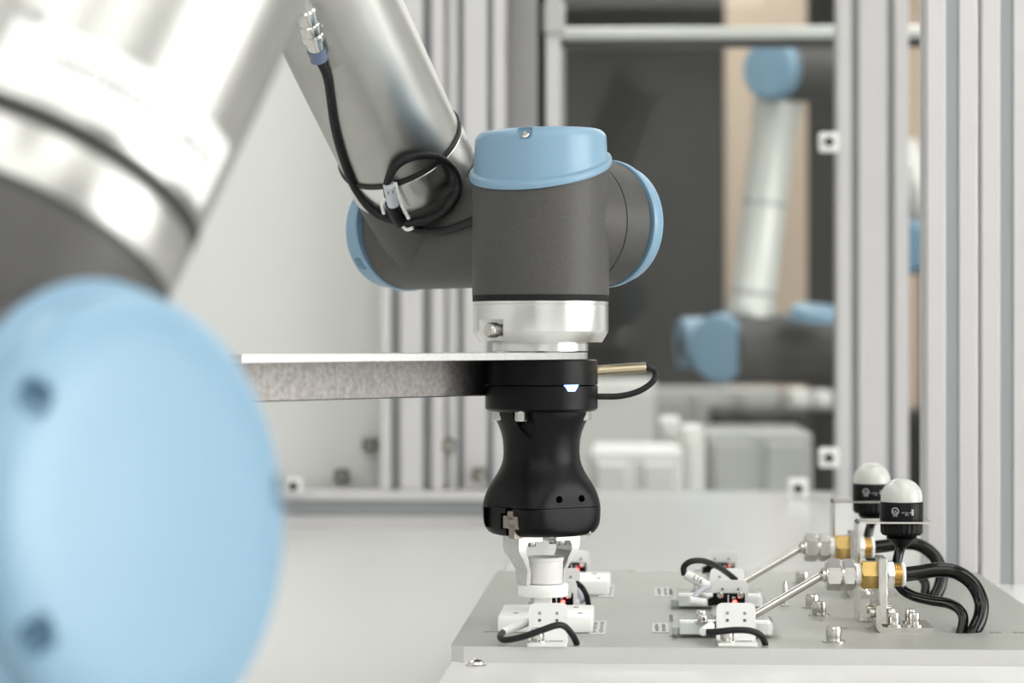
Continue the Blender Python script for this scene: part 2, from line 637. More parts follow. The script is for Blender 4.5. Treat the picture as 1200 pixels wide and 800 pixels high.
# tapped holes
for px, py in ((570, 740), (577, 740), (585, 740), (962, 727), (990, 736), (1018, 736), (738, 668), (742, 669), (1163, 741), (1170, 741), (1190, 741), (1198, 741)):
    MB().lathe([(0.0021, 0.0), (0.0021, 0.0003), (0.0014, 0.0003)], G(px, py), UP, 14).build('tapped_hole', 'railmetal', plate)
# printed tags on the plate: a pale card with rows of tiny print
for px, py, w, dp in ((701, 735.5, 0.0112, 0.082), (711, 692.5, 0.0120, 0.100), (773.5, 736, 0.0115, 0.056), (776, 694, 0.0120, 0.070)):
    c = G(px, py)
    tg = MB().box(c + Vector((0, 0, 0.0003)), (w, dp, 0.0006)).build('printed_tag', 'tag', plate)
    rr = random.Random(int(px))
    ink = MB()
    for k in range(11):
        yy = c.y - dp * 0.36 + dp * 0.72 * k / 10
        for q in range(2):
            ww = w * rr.uniform(0.12, 0.3)
            xx = c.x - w * 0.2 + w * 0.42 * q
            ink.box((xx, yy, c.z + 0.0007), (ww, dp * rr.uniform(0.02, 0.05), 0.0002))
    ink.build('tag_print', 'tagink', tg)
for px, py in ((570, 748),):
    pass

# ---------------------------------------------------------------- enclosure posts and rails


def post(name, x0, x1, y, z0, z1, depth, slots, label, group, gw=0.010, gd=0.003):
    """extruded aluminium post: slots let into the front, a grey cover strip in each"""
    W = x1 - x0
    t = thing(name, ((x0 + x1) / 2, y + depth / 2, z0), label, 'post', group)
    cs = [x0 + W * (2 * k + 1) / (2 * slots) for k in range(slots)]
    e = 0.0022
    pts = [(x0, y + e), (x0 + e, y)]
    for c in cs:
        pts += [(c - gw / 2 - 0.0008, y), (c - gw / 2, y + 0.0008), (c - gw / 2, y + gd), (c + gw / 2, y + gd), (c + gw / 2, y + 0.0008), (c + gw / 2 + 0.0008, y)]
    pts += [(x1 - e, y), (x1, y + e), (x1, y + depth * 0.4), (x1 - gd, y + depth * 0.4), (x1 - gd, y + depth * 0.6), (x1, y + depth * 0.6), (x1, y + depth), (x0, y + depth),
            (x0, y + depth * 0.6), (x0 + gd, y + depth * 0.6), (x0 + gd, y + depth * 0.4), (x0, y + depth * 0.4)]
    MB().prism(pts, (0, 0, z0), Vector((1, 0, 0)), Vector((0, 1, 0)), UP, z1 - z0).build('profile', 'anod', t, angle=30)
    for c in cs:
        MB().b2((c - gw / 2, y + gd - 0.0012, z0 + 0.001), (c + gw / 2, y + gd + 0.0002, z1 - 0.001)).build('slot_cover', 'slot', t)
    return t


def wx(px, y):
    """world X where a pixel column meets the plane Y = y"""
    a = P(px, 400, 1.0)
    return a.x / a.y * y


GP = 'aluminium posts of the enclosure frame'
YN = 2.137
xa, xb, xc = wx(1085, YN), wx(1148, YN), wx(1211, YN)
post('aluminium_post', xa, xb - 0.0006, YN, BASE, 2.5, 0.045, 1, 'near aluminium post behind the bench plate, just behind the signal lamps', GP, 0.0115)
post('aluminium_post', xb + 0.0006, xc, YN, BASE, 2.5, 0.045, 1, 'near aluminium post touching the picture edge, outer one of the close pair', GP, 0.0115)
pn = MB().b2((xc, YN + 0.018, BASE), (xc + 0.35, YN + 0.024, 2.45)).build('side_panel', 'wall')
tag(pn, 'white side panel beyond the outer near post', 'panel')
YF = 3.30
post('aluminium_post', wx(981, YF), wx(1065, YF), YF, BASE, 2.5, 0.05, 2, 'wide blurred aluminium post standing behind the white lamp domes', GP, 0.0105, 0.010)
post('aluminium_post', wx(445, YF), wx(519.3, YF), YF, TABLE + 0.052, 2.5, 0.05, 2, 'blurred aluminium post on the rail, under the sloping robot arm', GP, 0.014, 0.016)
post('aluminium_post', wx(520.7, YF), wx(590, YF), YF + 0.03, TABLE + 0.052, 2.5, 0.05, 2, 'blurred aluminium post behind the grey wrist and gripper', GP, 0.009, 0.012)
# horizontal rail on the table at the left
rail = thing('frame_rail', (wx(420, YF), YF, TABLE), 'horizontal aluminium rail on the table at the foot of the blurred posts', 'rail')
x0, x1 = -1.5, wx(632, YF)
z0, z1 = TABLE, TABLE + 0.051
pts = [(0, 0), (0, 0.016), (0.012, 0.018), (0.012, 0.036), (0, 0.038), (0, 0.049), (0.002, 0.051), (0.09, 0.051), (0.09, 0)]
MB().prism(pts, (x0, YF - 0.012, z0), Vector((0, 1, 0)), UP, Vector((1, 0, 0)), x1 - x0).build('profile', 'anod', rail, angle=30)
MB().b2((x0, YF - 0.003, z0 + 0.0185), (x1, YF - 0.0005, z0 + 0.0355)).build('slot_cover', 'slot', rail)
# white back panel and the light panel beside the posts
wp = MB().b2((-2.55, YF + 0.10, TABLE), (wx(446, YF + 0.1), YF + 0.112, 2.6)).build('back_panel', 'wall')
tag(wp, 'large white enclosure panel behind the sloping robot arm', 'panel')
wp2 = MB().b2((wx(446, YF + 0.12), YF + 0.13, TABLE), (wx(629, YF + 0.12), YF + 0.142, 2.6)).build('back_panel', 'anod')
tag(wp2, 'light grey panel filling the gap behind the pair of blurred posts', 'panel')
# thin post with a joint piece, then the glazing between the frame posts
YT = 3.36
tp = thing('thin_post', (wx(648, YT), YT, BASE), 'thin pale post with a clamp joint beside the dark glazing', 'post')
MB().b2((wx(639, YT), YT, BASE), (wx(656, YT), YT + 0.02, 2.5), 0.003).build('profile', 'anod', tp)
pj = P(652, 20, YT)
MB().b2((wx(637, YT), YT - 0.012, CZ + 0.425), (wx(662, YT), YT + 0.024, CZ + 0.475), 0.006).build('clamp', 'boxgrey', tp)
MB().b2((wx(630.5, YT), YT + 0.03, BASE), (wx(638, YT), YT + 0.06, 2.5)).build('dark_gap', 'blackmatt', tp)  # black strip put in for the dark gap beside the post
gl = MB().b2((wx(657, YF + 0.03), YF + 0.034, BASE + 0.002), (wx(982, YF + 0.03), YF + 0.040, 2.45)).build('window_1', 'glass')
struct(gl, 'clear glazing between the thin post and the wide blurred post', 'window')
hr = thing('cross_rail', K(0.25, 3.9, 0.48), 'pale horizontal rail crossing behind the dark glazing', 'rail')
MB().b2((wx(650, 3.9), 3.9, CZ + 0.487), (wx(1100, 3.9), 3.93, CZ + 0.507), 0.004).build('bar', 'offwhite', hr)
MB().b2((wx(650, 3.9), 3.905, CZ + 0.474), (wx(1100, 3.9), 3.925, CZ + 0.4865)).build('lower_bar', 'boxdark', hr)
for px in (652, 1098):
    MB().b2((wx(px, 3.9) - 0.012, 3.905, 0), (wx(px, 3.9) + 0.012, 3.93, CZ + 0.487), 0.002).build('support', 'boxgrey', hr)

# panel clips
for i, (px, py, lab, y) in enumerate(((433, 521, 'small brown panel clip on the white panel, left of the first blurred post', YF + 0.086),
                                      (400, 558, 'small brown panel clip low on the white panel, just over the rail', YF + 0.086),
                                      (525, 522, 'small brown panel clip on the second blurred post, under the bracket', YF + 0.015),
                                      (562, 556, 'small brown panel clip on the second blurred post, left of the gripper', YF + 0.015))):
    c = Vector((wx(px, y), y, CZ + (400 - py) / F * y))
    t = thing('panel_clip', c, lab, 'clip', 'panel clips on the back frame')
    MB().box(c, (0.018, 0.028, 0.018), None, 0.002).build('block', 'clip', t)
    MB().box(c + Vector((0.003, -0.0145, -0.001)), (0.006, 0.004, 0.008), None, 0.001).build('insert', 'boxgrey', t)
for i, (px, py, lab, y) in enumerate(((345, 570, 'white panel bracket with a dark knob at the near end of the rail', YF - 0.03),
                                      (935, 571, 'white panel bracket with a dark hole standing on the glossy panel', YF - 0.03),
                                      (971, 535, 'white panel bracket with a dark hole low beside the wide blurred post', YF - 0.02),
                                      (971, 168, 'white panel bracket with a dark hole high beside the wide blurred post', YF - 0.02))):
    c = Vector((wx(px, y), y, CZ + (400 - py) / F * y))
    t = thing('panel_bracket', c, lab, 'bracket', 'white panel brackets')
    w = 0.020 if px == 345 else 0.026
    b = MB().box(c, (w, 0.016, w), None, 0.002).build('block', 'white', t)
    MB().lathe([(0.0062, 0), (0.0062, 0.006), (0.004, 0.008), (0.003, 0.003)], c + Vector((0, -0.008, 0)), (0, -1, 0), 18).build('knob', 'boxdark', t)

# ---------------------------------------------------------------- hall behind the glazing
for px0, px1, lab in ((850, 946, 'tall beige board behind the far robot arm'), (1040, 1110, 'beige board glimpsed between the aluminium posts')):
    b = MB().b2((wx(px0, 7.4), 7.4, 0), (wx(px1, 7.4), 7.46, 2.75), 0.004).build('beige_board', 'beige')
    tag(b, lab, 'board', 'beige boards on the far side of the hall')


def cabinet(name, px0, px1, py0, y, depth, m, label, cat='cabinet', panels=2, py1=None, plinth=True):
    xa, xb = wx(px0, y), wx(px1, y)
    zt = CZ + (400 - py0) / F * y
    zb = 0 if py1 is None else CZ + (400 - py1) / F * y
    t = thing(name, ((xa + xb) / 2, y + depth / 2, zb), label, cat)
    MB().b2((xa, y, zb), (xb, y + depth, zt), 0.006).build('body', m, t)
    w = (xb - xa) / panels
    for k in range(panels):
        MB().b2((xa + w * k + 0.012, y - 0.012, max(zb + 0.02, zt - 0.42)), (xa + w * (k + 1) - 0.012, y + 0.002, zt - 0.02), 0.004).build('door', m, t)
    return t


cabinet('machine_cabinet', 828, 952, 506, 4.55, 0.45, 'boxgrey', 'grey machine cabinet behind the glazing, right of the gripper', panels=2)
cabinet('machine_cabinet', 660, 768, 447, 5.6, 0.5, 'boxwhite', 'tall white cabinet behind the gripper and its looped cable', panels=1)
cabinet('machine_cabinet', 690, 800, 528, 4.2, 0.35, 'boxwhite', 'low white cabinet in front of the tall white one', panels=2)
cabinet('machine_plinth', 755, 918, 456, 6.2, 0.5, 'boxgrey', 'long pale machine base under the far robot', panels=3)
cabinet('machine_plinth', 835, 1100, 481, 5.62, 0.4, 'boxdark', 'dark machine base behind the grey cabinet', panels=3)
for px0, px1, py0, y, lab in ((772, 798, 490, 4.7, 'small white box with a square top behind the white cabinets'), (799, 826, 500, 4.45, 'small white box next to the grey cabinet'),
                              (925, 950, 456, 6.1, 'small white box under the far robot, inner one'), (955, 977, 458, 6.1, 'small white box under the far robot, next to the post')):
    cabinet('white_box', px0, px1, py0, y, 0.2, 'boxwhite', lab, 'box', 1)


def far_robot():
    d = 5.0
    t = thing('robot_arm', K(0.6, d, -1.15), 'far blurred robot arm with pale tube and two blue capped wrists', 'robot')
    lo, hi = P(880, 372, d), P(912, 112, d)
    ax = (hi - lo).normalized()
    L = (hi - lo).length
    MB().lathe([(0.052, 0), (0.054, 0.02), (0.046, 0.035), (0.045, L - 0.06), (0.050, L - 0.05), (0.050, L)], lo, ax, 36).build('forearm_tube', 'offwhite', t)
    for h in (0.045, L * 0.5, L - 0.045):
        MB().lathe([(0.0465, h), (0.0468, h + 0.002), (0.0468, h + 0.009), (0.0465, h + 0.011)], lo, ax, 36).build('tube_ring', 'boxgrey', t)
    e0, e1 = P(908, 82, d - 0.09), P(1010, 86, d + 0.05)
    MB().cyl(e0, e1, 0.062, 36, 0.008).build('elbow_housing', 'housing', t)
    end_cap('end_cap', t, e0, (e0 - e1).normalized() + D(0, -1, 0.15) * 0.45, UP, 0.062, 0.03, 0, 0)
    MB().cyl(hi - ax * 0.01, P(914, 96, d), 0.048, 30).build('elbow_neck', 'housing', t)
    w0, w1 = P(848, 408, d - 0.05), P(1010, 410, d + 0.1)
    MB().cyl(w0, w1, 0.073, 36, 0.006).build('wrist_housing', 'housing', t)
    end_cap('end_cap', t, w0, (w0 - w1).normalized() + D(0, -1, 0) * 0.9, UP, 0.070, 0.028, 0, 0)
    c0 = P(812, 402, d + 0.1)
    end_cap('end_cap', t, c0 + RV * 0.02, D(-1, -0.2, 0), UP, 0.055, 0.05, 0, 0)
    c1 = P(960, 372, d - 0.1)
    end_cap('end_cap', t, c1, D(0.1, -0.2, 1), RV, 0.062, 0.02, 0.1, 0)
    MB().cyl(P(812, 402, d + 0.1), w0 + FV * 0.1, 0.05, 24).build('wrist_link', 'housing', t)
    MB().lathe([(0.11, 0), (0.11, 0.03), (0.075, 0.05), (0.075, 1.0)], (P(985, 410, d + 0.3).x, P(985, 410, d + 0.3).y, 0), UP, 36).build('pedestal', 'boxdark', t)
    return t


far_robot()
t = thing('robot_arm', P(1075, 240, 5.2) - UP * 1.4, 'far robot arm glimpsed between the aluminium posts', 'robot')
MB().cyl(P(1052, 170, 5.2), P(1094, 262, 5.2), 0.042, 30, 0.004).build('forearm_tube', 'offwhite', t)
e0 = P(1068, 290, 5.15)
MB().cyl(e0, P(1120, 292, 5.3), 0.055, 30, 0.005).build('wrist_housing', 'housing', t)
end_cap('end_cap', t, e0, D(-0.5, -0.8, 0), UP, 0.055, 0.03, 0, 0)
MB().lathe([(0.11, 0), (0.11, 0.03), (0.06, 0.05), (0.06, 1.32)], (P(1110, 292, 5.3).x, P(1110, 292, 5.3).y, 0), UP, 30).build('pedestal', 'boxdark', t)

# ---------------------------------------------------------------- foreground robot joint
FT_UP = D(0.382 * 0.94, 0.34, 0.924 * 0.94)
FR = K((53.6 - 600) / F * 0.9, 0.9, (400 - 210.5) / F * 0.9)
fg = thing('robot_arm', FR - FT_UP * 0.13, 'large blurred robot arm close to the camera with a big pale blue cap', 'robot')
R0 = 0.060
MB().lathe([(R0, 0.002), (R0, 0.62)], FR, FT_UP, 72).build('upper_arm_tube', 'tube', fg)
MB().lathe([(R0 * 0.985, -0.0036), (R0 * 1.006, -0.0033), (R0 * 1.006, 0.0038), (R0 * 0.985, 0.0042)], FR, FT_UP, 72).build('seal_ring', 'seam', fg)
MB().lathe([(R0 * 1.0, -0.024), (R0 * 1.004, -0.023), (R0 * 1.004, -0.004), (R0, -0.0035)], FR, FT_UP, 72).build('tube_collar', 'tube', fg)
MB().lathe([(R0 * 1.005, -0.0280), (R0 * 1.005, -0.0238)], FR, FT_UP, 72).build('lower_seam', 'seam', fg)
FA = D(0.85, -0.52, 0.08)
FACE = K((190 - 600) / F * 0.79, 0.79, (400 - 606) / F * 0.79)
FC = FACE - FA * 0.106
MB().lathe([(R0 * 1.004, -0.0262), (R0 * 1.02, -0.045), (R0 * 1.02, -0.135)], FR, FT_UP, 72).build('joint_neck', 'housing', fg)
MB().lathe([(0.070, -0.10), (0.076, -0.095), (0.0755, 0.082), (0.074, 0.085)], FC, FA, 72).build('joint_housing', 'housing', fg)
FGA = 0.42
end_cap('end_cap', fg, FC + FA * 0.084, FA, UP, 0.0765, 0.022, -0.03, 0.0, top=0.64,
        recess=[(a_, 0.0175, 0.006, 0.0064, 0.86, 0.6) for a_ in (0.92, 2.08, -1.5)])
end_cap('end_cap', fg, FC - FA * 0.098, -FA, UP, 0.074, 0.04, 0, 0)
# white sticker wrapped on the tube above the seal, with lettering
FTF = D(0.35, -1, 0)
st = MB()
ex, ey, ez = frame(FT_UP, FTF)
rows = []
for h in (0.0075, 0.034):
    rows.append([FR + ez * h + (ex * math.cos(a) + ey * math.sin(a)) * (R0 + 0.0004) for a in [(-0.72 + 1.75 * k / 40) for k in range(41)]])
n = 41
st.add(rows[0] + rows[1], [[k, k + 1, n + k + 1, n + k] for k in range(40)])
sk = st.build('sticker', 'white', fg)
lt = MB()
text_on_cyl(lt, 'UNIVERSAL ROBOTS', 0.0085, FR, FT_UP, FTF, R0 + 0.0007, 0.25, 0.019)
lt.build('sticker_print', 'inkgrey', sk)
lt = MB()
text_on_cyl(lt, 'UR', 0.008, FR, FT_UP, FTF, R0 + 0.0007, -0.62, 0.032)
lt.build('sticker_print', 'inkgrey', sk)

# ---------------------------------------------------------------- the central robot
VC = K(0.0201, 1.70, 0)                       # wrist axis, at eye height
S = 1.70 / F                                  # metres per pixel at the wrist


def zv(py):
    return (400 - py) * S


robot = thing('robot_arm', VC + UP * zv(411), 'sharp grey robot wrist with blue caps holding the black gripper', 'robot')
VR = 0.0480
BACK = FV
# vertical housing with a slanted top under the cap
seg = 80
gx, gy = 0.115, 0.30
zc = zv(199)
top = []
low = []
for j in range(seg):
    a = 2 * PI * j / seg
    x, y = VR * math.cos(a), VR * math.sin(a)
    top.append(VC + RV * x + FV * y + UP * (zc + gx * x + gy * y))
    low.append(VC + RV * x * 1.003 + FV * y * 1.003 + UP * zv(346))
MB().rings([low, top]).build('wrist_housing', 'housing', robot)
end_cap('end_cap', robot, VC + UP * (zc - 0.0012), UP, RV, VR, zv(154.0) - zc + 0.0012, gx, gy, 0.025, 0.0, lip=0.0055, side=0.975, top=0.83,
        recess=((-1.83, zv(156) - zc - 0.0005, 0.0055, 0.0055),))
MB().lathe([(VR * 0.99, zv(353.2)), (VR * 0.998, zv(353)), (VR * 0.998, zv(346)), (VR * 0.98, zv(345.8))], VC, UP, 80).build('seal_ring', 'blackmatt', robot)
fl_ = MB().lathe([(0.030, zv(401)), (0.0432, zv(401)), (VR * 0.992, zv(388.5)), (VR * 0.994, zv(388)), (VR * 0.994, zv(358)), (VR * 0.982, zv(357.5)), (VR * 0.982, zv(356.8)), (VR * 0.994, zv(356.4)),
                  (VR * 0.994, zv(353.5)), (0.030, zv(353.3))], VC, UP, 96).build('flange_ring', 'machined', robot)
ca = D(-0.74, -0.67, 0)
cb = D(0.67, -0.74, 0)
cc = VC + D(-0.74, -0.67, 0) * VR + UP * zv(386.5)
q0_, q1_ = P(575.5, 386.5, 1.662), P(589, 398, 1.662)
cut(fl_, MB().box(q0_, (0.0165, 0.048, 0.0150), (RV, FV, UP)))
bt = MB()
b0, b1 = P(588, 386.5, 1.676), P(567.5, 386.5, 1.664)
bt.lathe([(0.0040, 0), (0.0040, 0.006), (0.0053, 0.0062), (0.0053, 0.0118), (0.0042, 0.0134), (0.001, 0.0136)], b0, b1 - b0, 28)
bt.build('clamp_bolt', 'steel', robot)
MB().lathe([(0.0330, zv(411.2)), (0.0334, zv(411)), (0.0334, zv(402.5)), (0.0325, zv(402)), (0.0325, zv(400))], VC, UP, 72).build('tool_flange', 'machined', robot)

# joint to the right and behind, with its cap
J5 = D(0.707, 0.707, 0)
J5O = VC + UP * 0.0850
MB().lathe([(0.0440, 0.0), (0.0446, 0.041)], J5O, J5, 80).build('joint_collar', 'housing', robot)
MB().lathe([(0.0440, 0.0410), (0.0440, 0.0420)], J5O, J5, 80).build('joint_seam', 'blackmatt', robot)
MB().lathe([(0.0446, 0.0420), (0.0450, 0.0650)], J5O, J5, 80).build('joint_housing', 'housing', robot)
MB().lathe([(0.0440, 0.0650), (0.0440, 0.0665)], J5O, J5, 80).build('joint_seam', 'blackmatt', robot)
end_cap('end_cap', robot, J5O + J5 * 0.0665, J5, UP, 0.0440, 0.019, 0.0, 0.06)
# joint running to the left and behind
J4 = D(-0.707, 0.707, 0)
J4O = J5O + J5 * 0.040
MB().lathe([(0.0440, 0.0), (0.0450, 0.012), (0.0452, 0.182)], J4O, J4, 80).build('forearm_housing', 'housing', robot)
MB().lathe([(0.0440, 0.182), (0.0440, 0.184)], J4O, J4, 80).build('joint_seam', 'blackmatt', robot)
end_cap('end_cap', robot, J4O + J4 * 0.184, J4, UP, 0.0445, 0.024, 0.10, -0.10, recess=((-2.2, 0.012, 0.006, 0.005),))
# sloping forearm tube
TU = D(-0.34, -0.60, 0.72)
T0 = J4O + J4 * 0.146
TR = 0.0468
MB().lathe([(0.0455, 0.0), (0.0470, 0.030), (0.0474, 0.0545)], T0, TU, 80).build('tube_neck', 'housing', robot)
MB().lathe([(0.0474, 0.0545), (0.0479, 0.0555), (0.0479, 0.0795), (0.0470, 0.0805)], T0, TU, 80).build('tube_collar', 'machined', robot)
MB().lathe([(0.0465, 0.0805), (0.0484, 0.0807), (0.0484, 0.0840), (0.0465, 0.0843)], T0, TU, 80).build('seal_ring', 'seam', robot)
MB().lathe([(TR, 0.0843), (TR, 0.56)], T0, TU, 80).build('forearm_tube', 'tube', robot)
EB = T0 + TU * 0.60
MB().cyl(EB - J4 * 0.08, EB + J4 * 0.08, 0.060, 60, 0.006).build('elbow_housing', 'housing', robot)
for s_ in (-1, 1):
    end_cap('end_cap', robot, EB + J4 * 0.08 * s_, J4 * s_, UP, 0.058, 0.03, 0, 0)

# cable strapped along the tube, with connector, tag and loop
cab = thing('sensor_cable', P(475, 262, 1.76), 'black cable looped and strapped along the sloping robot tube', 'cable')


def on_tube(px, py, off=0.0035, r=TR):
    return P(px, py, min(hit_cyl(px, py, T0, TU, r), hit_cyl(px, py, J4O, J4, 0.0452) if py > 215 else 99) - off)


pa = [on_tube(375, 72, 0.006), on_tube(384, 95), on_tube(392, 150), on_tube(404, 192, 0.0045), on_tube(418, 224, 0.0055), on_tube(440, 250, 0.006), on_tube(470, 262, 0.007)]
MB().tube(pa, 0.0029).build('cable_run', 'cable', cab)
lp = [on_tube(x, y, off) for x, y, off in ((456, 240, 0.006), (454, 214, 0.006), (466, 193, 0.006), (488, 183, 0.006), (512, 184, 0.007), (531, 198, 0.008), (537, 218, 0.008), (528, 240, 0.007), (506, 256, 0.007), (472, 263, 0.007))]
MB().tube(lp, 0.0029).build('cable_loop', 'cable', cab)
l3 = [on_tube(472, 262, 0.005), on_tube(492, 270, 0.004), on_tube(520, 270, 0.004), on_tube(545, 262, 0.004), on_tube(566, 252, 0.004)]
MB().tube(l3, 0.0029).build('cable_run', 'cable', cab)
# connector at the top of the cable, lying on the tube
c1, c0 = on_tube(374, 70, 0.008), on_tube(356, 6, 0.008)
ca_ = (c0 - c1).normalized()
Lc = (c0 - c1).length
u = Lc / 66.0
MB().lathe([(0.0040, -2 * u), (0.0062, 0), (0.0058, 6 * u), (0.0066, 10 * u), (0.0066, 13 * u)], c1, ca_, 24).build('connector_grip', 'bluegrey', cab)
MB().lathe([(0.0058, 13 * u), (0.0060, 24 * u), (0.0078, 25 * u), (0.0080, 30 * u), (0.0070, 32 * u), (0.0078, 34 * u), (0.0078, 44 * u), (0.0070, 45 * u), (0.0074, 47 * u), (0.0074, 60 * u), (0.0060, 62 * u), (0.0060, 90 * u)], c1, ca_, 24).build('connector', 'nickel', cab)
sc_ = MB()
a, b = on_tube(362, 24, 0.002), on_tube(394, 84, 0.002)
aa = (b - a).normalized()
nn = (on_tube(380, 55, 0.02) - on_tube(380, 55, 0)).normalized()
bb_ = nn.cross(aa).normalized()
sc_.box((a + b) / 2 + bb_ * 0.0, (0.040, 0.015, 0.0012), (aa, bb_, nn), 0.0004)
sc_.build('clear_strap', 'clear', cab)
tg = MB()
q0, q1 = on_tube(456, 216, 0.0085), on_tube(461, 240, 0.0085)
aa = (q1 - q0).normalized()
tgo = tg.cyl(q0, q1, 0.0046, 16, 0.0004).build('cable_tag', 'sleeve', cab)
tm = MB()
fz = -FV
exx = aa
text_flat(tm, '2', 0.008, (q0 + q1) / 2 - FV * 0.0062 - aa * 0.001 - RV * 0.002, exx, fz.cross(exx) if False else exx.cross(fz) * -1)
tm.build('tag_print', 'ink', tgo)
MB().tube([on_tube(458, 238, 0.008), on_tube(462, 250, 0.007), on_tube(470, 262, 0.006)], 0.0045, 12).build('cable_splice', 'cable', cab)
tie = MB()
tie.tube([on_tube(463, 214, 0.008), on_tube(467, 228, 0.0095), on_tube(472, 242, 0.0095), on_tube(479, 256, 0.0095)], 0.0014, 8, 4)
tie.tube([on_tube(452, 232, 0.009), on_tube(448, 240, 0.0085), on_tube(450, 250, 0.0085)], 0.0014, 8, 4)
tie.tube([on_tube(472, 265, 0.010), on_tube(477, 269, 0.010), on_tube(484, 267, 0.010)], 0.0014, 8, 4)
tie.build('cable_tie', 'white', cab)

# ---------------------------------------------------------------- bracket plate between flange and gripper
BD = D(-0.62, -0.785, 0)
BN = D(0.785, -0.62, 0)
brk = thing('tool_bracket', VC + UP * zv(421), 'long flat metal bracket clamped between robot flange and gripper', 'bracket')
pts = [(0.33, -0.033), (0.33, 0.033)] + [(-0.033 * math.sin(PI * k / 24), 0.033 * math.cos(PI * k / 24)) for k in range(25)]
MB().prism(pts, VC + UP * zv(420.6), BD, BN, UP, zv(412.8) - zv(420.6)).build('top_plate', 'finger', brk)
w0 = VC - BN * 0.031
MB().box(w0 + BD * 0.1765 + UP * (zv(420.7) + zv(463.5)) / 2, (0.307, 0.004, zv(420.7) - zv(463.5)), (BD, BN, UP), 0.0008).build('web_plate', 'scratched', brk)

# ---------------------------------------------------------------- gripper
GC = K(0.0207, 1.70, 0)
grip = thing('gripper', GC + UP * zv(625), 'black two finger gripper with a blue status light on the robot flange', 'gripper')
GR = 0.0396
MB().lathe([(GR - 0.0012, zv(450.6)), (GR, zv(450)), (GR, zv(422.5)), (GR - 0.0012, zv(421))], GC, UP, 80).build('collar', 'black', grip)
col2 = MB().lathe([(0.0345, zv(482)), (GR - 0.0015, zv(480.5)), (GR, zv(478)), (GR, zv(452)), (GR - 0.0006, zv(451.2))], GC, UP, 80).build('collar_ring', 'black', grip)
T_ = D(-0.82, -0.572, 0)       # finger travel, towards the camera and left
N_ = D(0.572, -0.82, 0)        # across, facing the camera and right


def body_ring(py, rr, w=1.0, n=7.0, a=0.0345):
    ring = []
    z = zv(py)
    for j in range(96):
        f = 2 * PI * j / 96
        c, s_ = abs(math.cos(f)), abs(math.sin(f))
        sq = a / ((c ** n + s_ ** n) ** (1 / n))
        k = 14.0
        r = (rr ** -k + sq ** -k) ** (-1 / k) if w else rr
        ring.append(GC + (T_ * math.cos(f) + N_ * math.sin(f)) * r + UP * z)
    return ring


prof = [(480, 57.5), (485, 57), (491, 54), (498, 50.5), (506, 47.5), (514, 45.6), (522, 44.8), (530, 44.6), (537, 45.2), (544, 47), (551, 50.2), (558, 54.5), (564, 58.6), (570, 62.5), (576, 66), (582, 69), (588, 71.5), (591.5, 73)]
bd = MB().rings([body_ring(p, r * S) for p, r in prof][::-1]).build('body', 'black', grip, angle=40)
foot = MB().rings([body_ring(p, r * S) for p, r in ((625.5, 52), (624.5, 58), (622, 63), (618, 67), (613, 70.5), (606, 72.5), (594, 73.2), (593, 73.0), (592.4, 71.5))]).build('base', 'black', grip, angle=40)
# pockets, slots and holes
A2 = D(-0.43, -0.90, 0)
pk = MB()
ax1 = D(0.9, -0.43, 0)
pk.prism([(-0.016, 0), (0.0, 0), (0.0, -0.017), (-0.004, -0.021), (-0.009, -0.016)], GC + A2 * 0.0255 + ax1 * 0.0125 + UP * zv(479), ax1, UP, A2, 0.03)
pk2 = MB().prism([(-0.016, 0), (0.0, 0), (0.0, -0.014), (-0.004, -0.020), (-0.012, -0.012)], GC + A2 * 0.0262 + ax1 * 0.0085 + UP * zv(480), ax1, UP, A2, 0.03)
cut(bd, pk2, 40)
cut(foot, MB().box(GC + T_ * 0.034 + N_ * 0.0095 + UP * zv(608), (0.008, 0.0205, 0.0112), (T_, N_, UP)), 40)
cut(foot, MB().box(GC + T_ * 0.034 + N_ * 0.0095 + UP * zv(612), (0.008, 0.0085, 0.0300), (T_, N_, UP)), 40)
cut(foot, MB().box(GC + T_ * 0.034 - N_ * 0.0175 + UP * zv(605.5), (0.008, 0.0120, 0.0140), (T_, N_, UP)), 40)
cr = MB()
o_ = GC + T_ * 0.031 + N_ * 0.0112
for (dn, z_, w_, h_) in ((0, 608.5, 0.0172, 0.0086), (0.0, 600.5, 0.0066, 0.006), (0.0018, 619, 0.0068, 0.0095)):
    cr.box(o_ + N_ * dn + UP * zv(z_), (0.0075, w_, h_), (T_, N_, UP), 0.0002)
cr.build('rail_end', 'railmetal', grip)
for dn in (0.001, 0.0215):
    pass
for dx in (-0.0093, 0.0098):
    p = GC + N_ * 0.0338 - T_ * dx + UP * zv(581.5)
    MB().lathe([(0.0024, 0), (0.0024, 0.0009)], p, N_, 18).build('screw_hole', 'hole_shade', grip)  # flat black disc painted as the shade inside a hole
for dx in (-0.012, 0.0185):
    p = GC + N_ * 0.0285 - T_ * dx + UP * zv(620)
    MB().lathe([(0.0026, 0), (0.0026, 0.0026), (0.0020, 0.0032)], p, (N_ * 0.7 - UP * 0.75), 18).build('bottom_screw', 'nickel', grip)
for px, py, ang in ((606.5, 487, -0.42), (572.5, 486, -1.23), (697, 486, 1.25)):
    dr = D(math.sin(ang), -math.cos(ang), 0)
    p = GC + dr * (0.0350 if abs(ang) < 1 else 0.0322) + UP * zv(481)
    hexa(MB(), p - UP * zv(400 + 11), p, 0.0046).build('hex_screw', 'nickel', grip, smooth=False) if False else None
    sb = MB()
    hexa(sb, p - UP * 0.0064, p + UP * 0.0005, 0.0044, 0.0006)
    sb.build('hex_screw', 'nickel', grip, smooth=False)
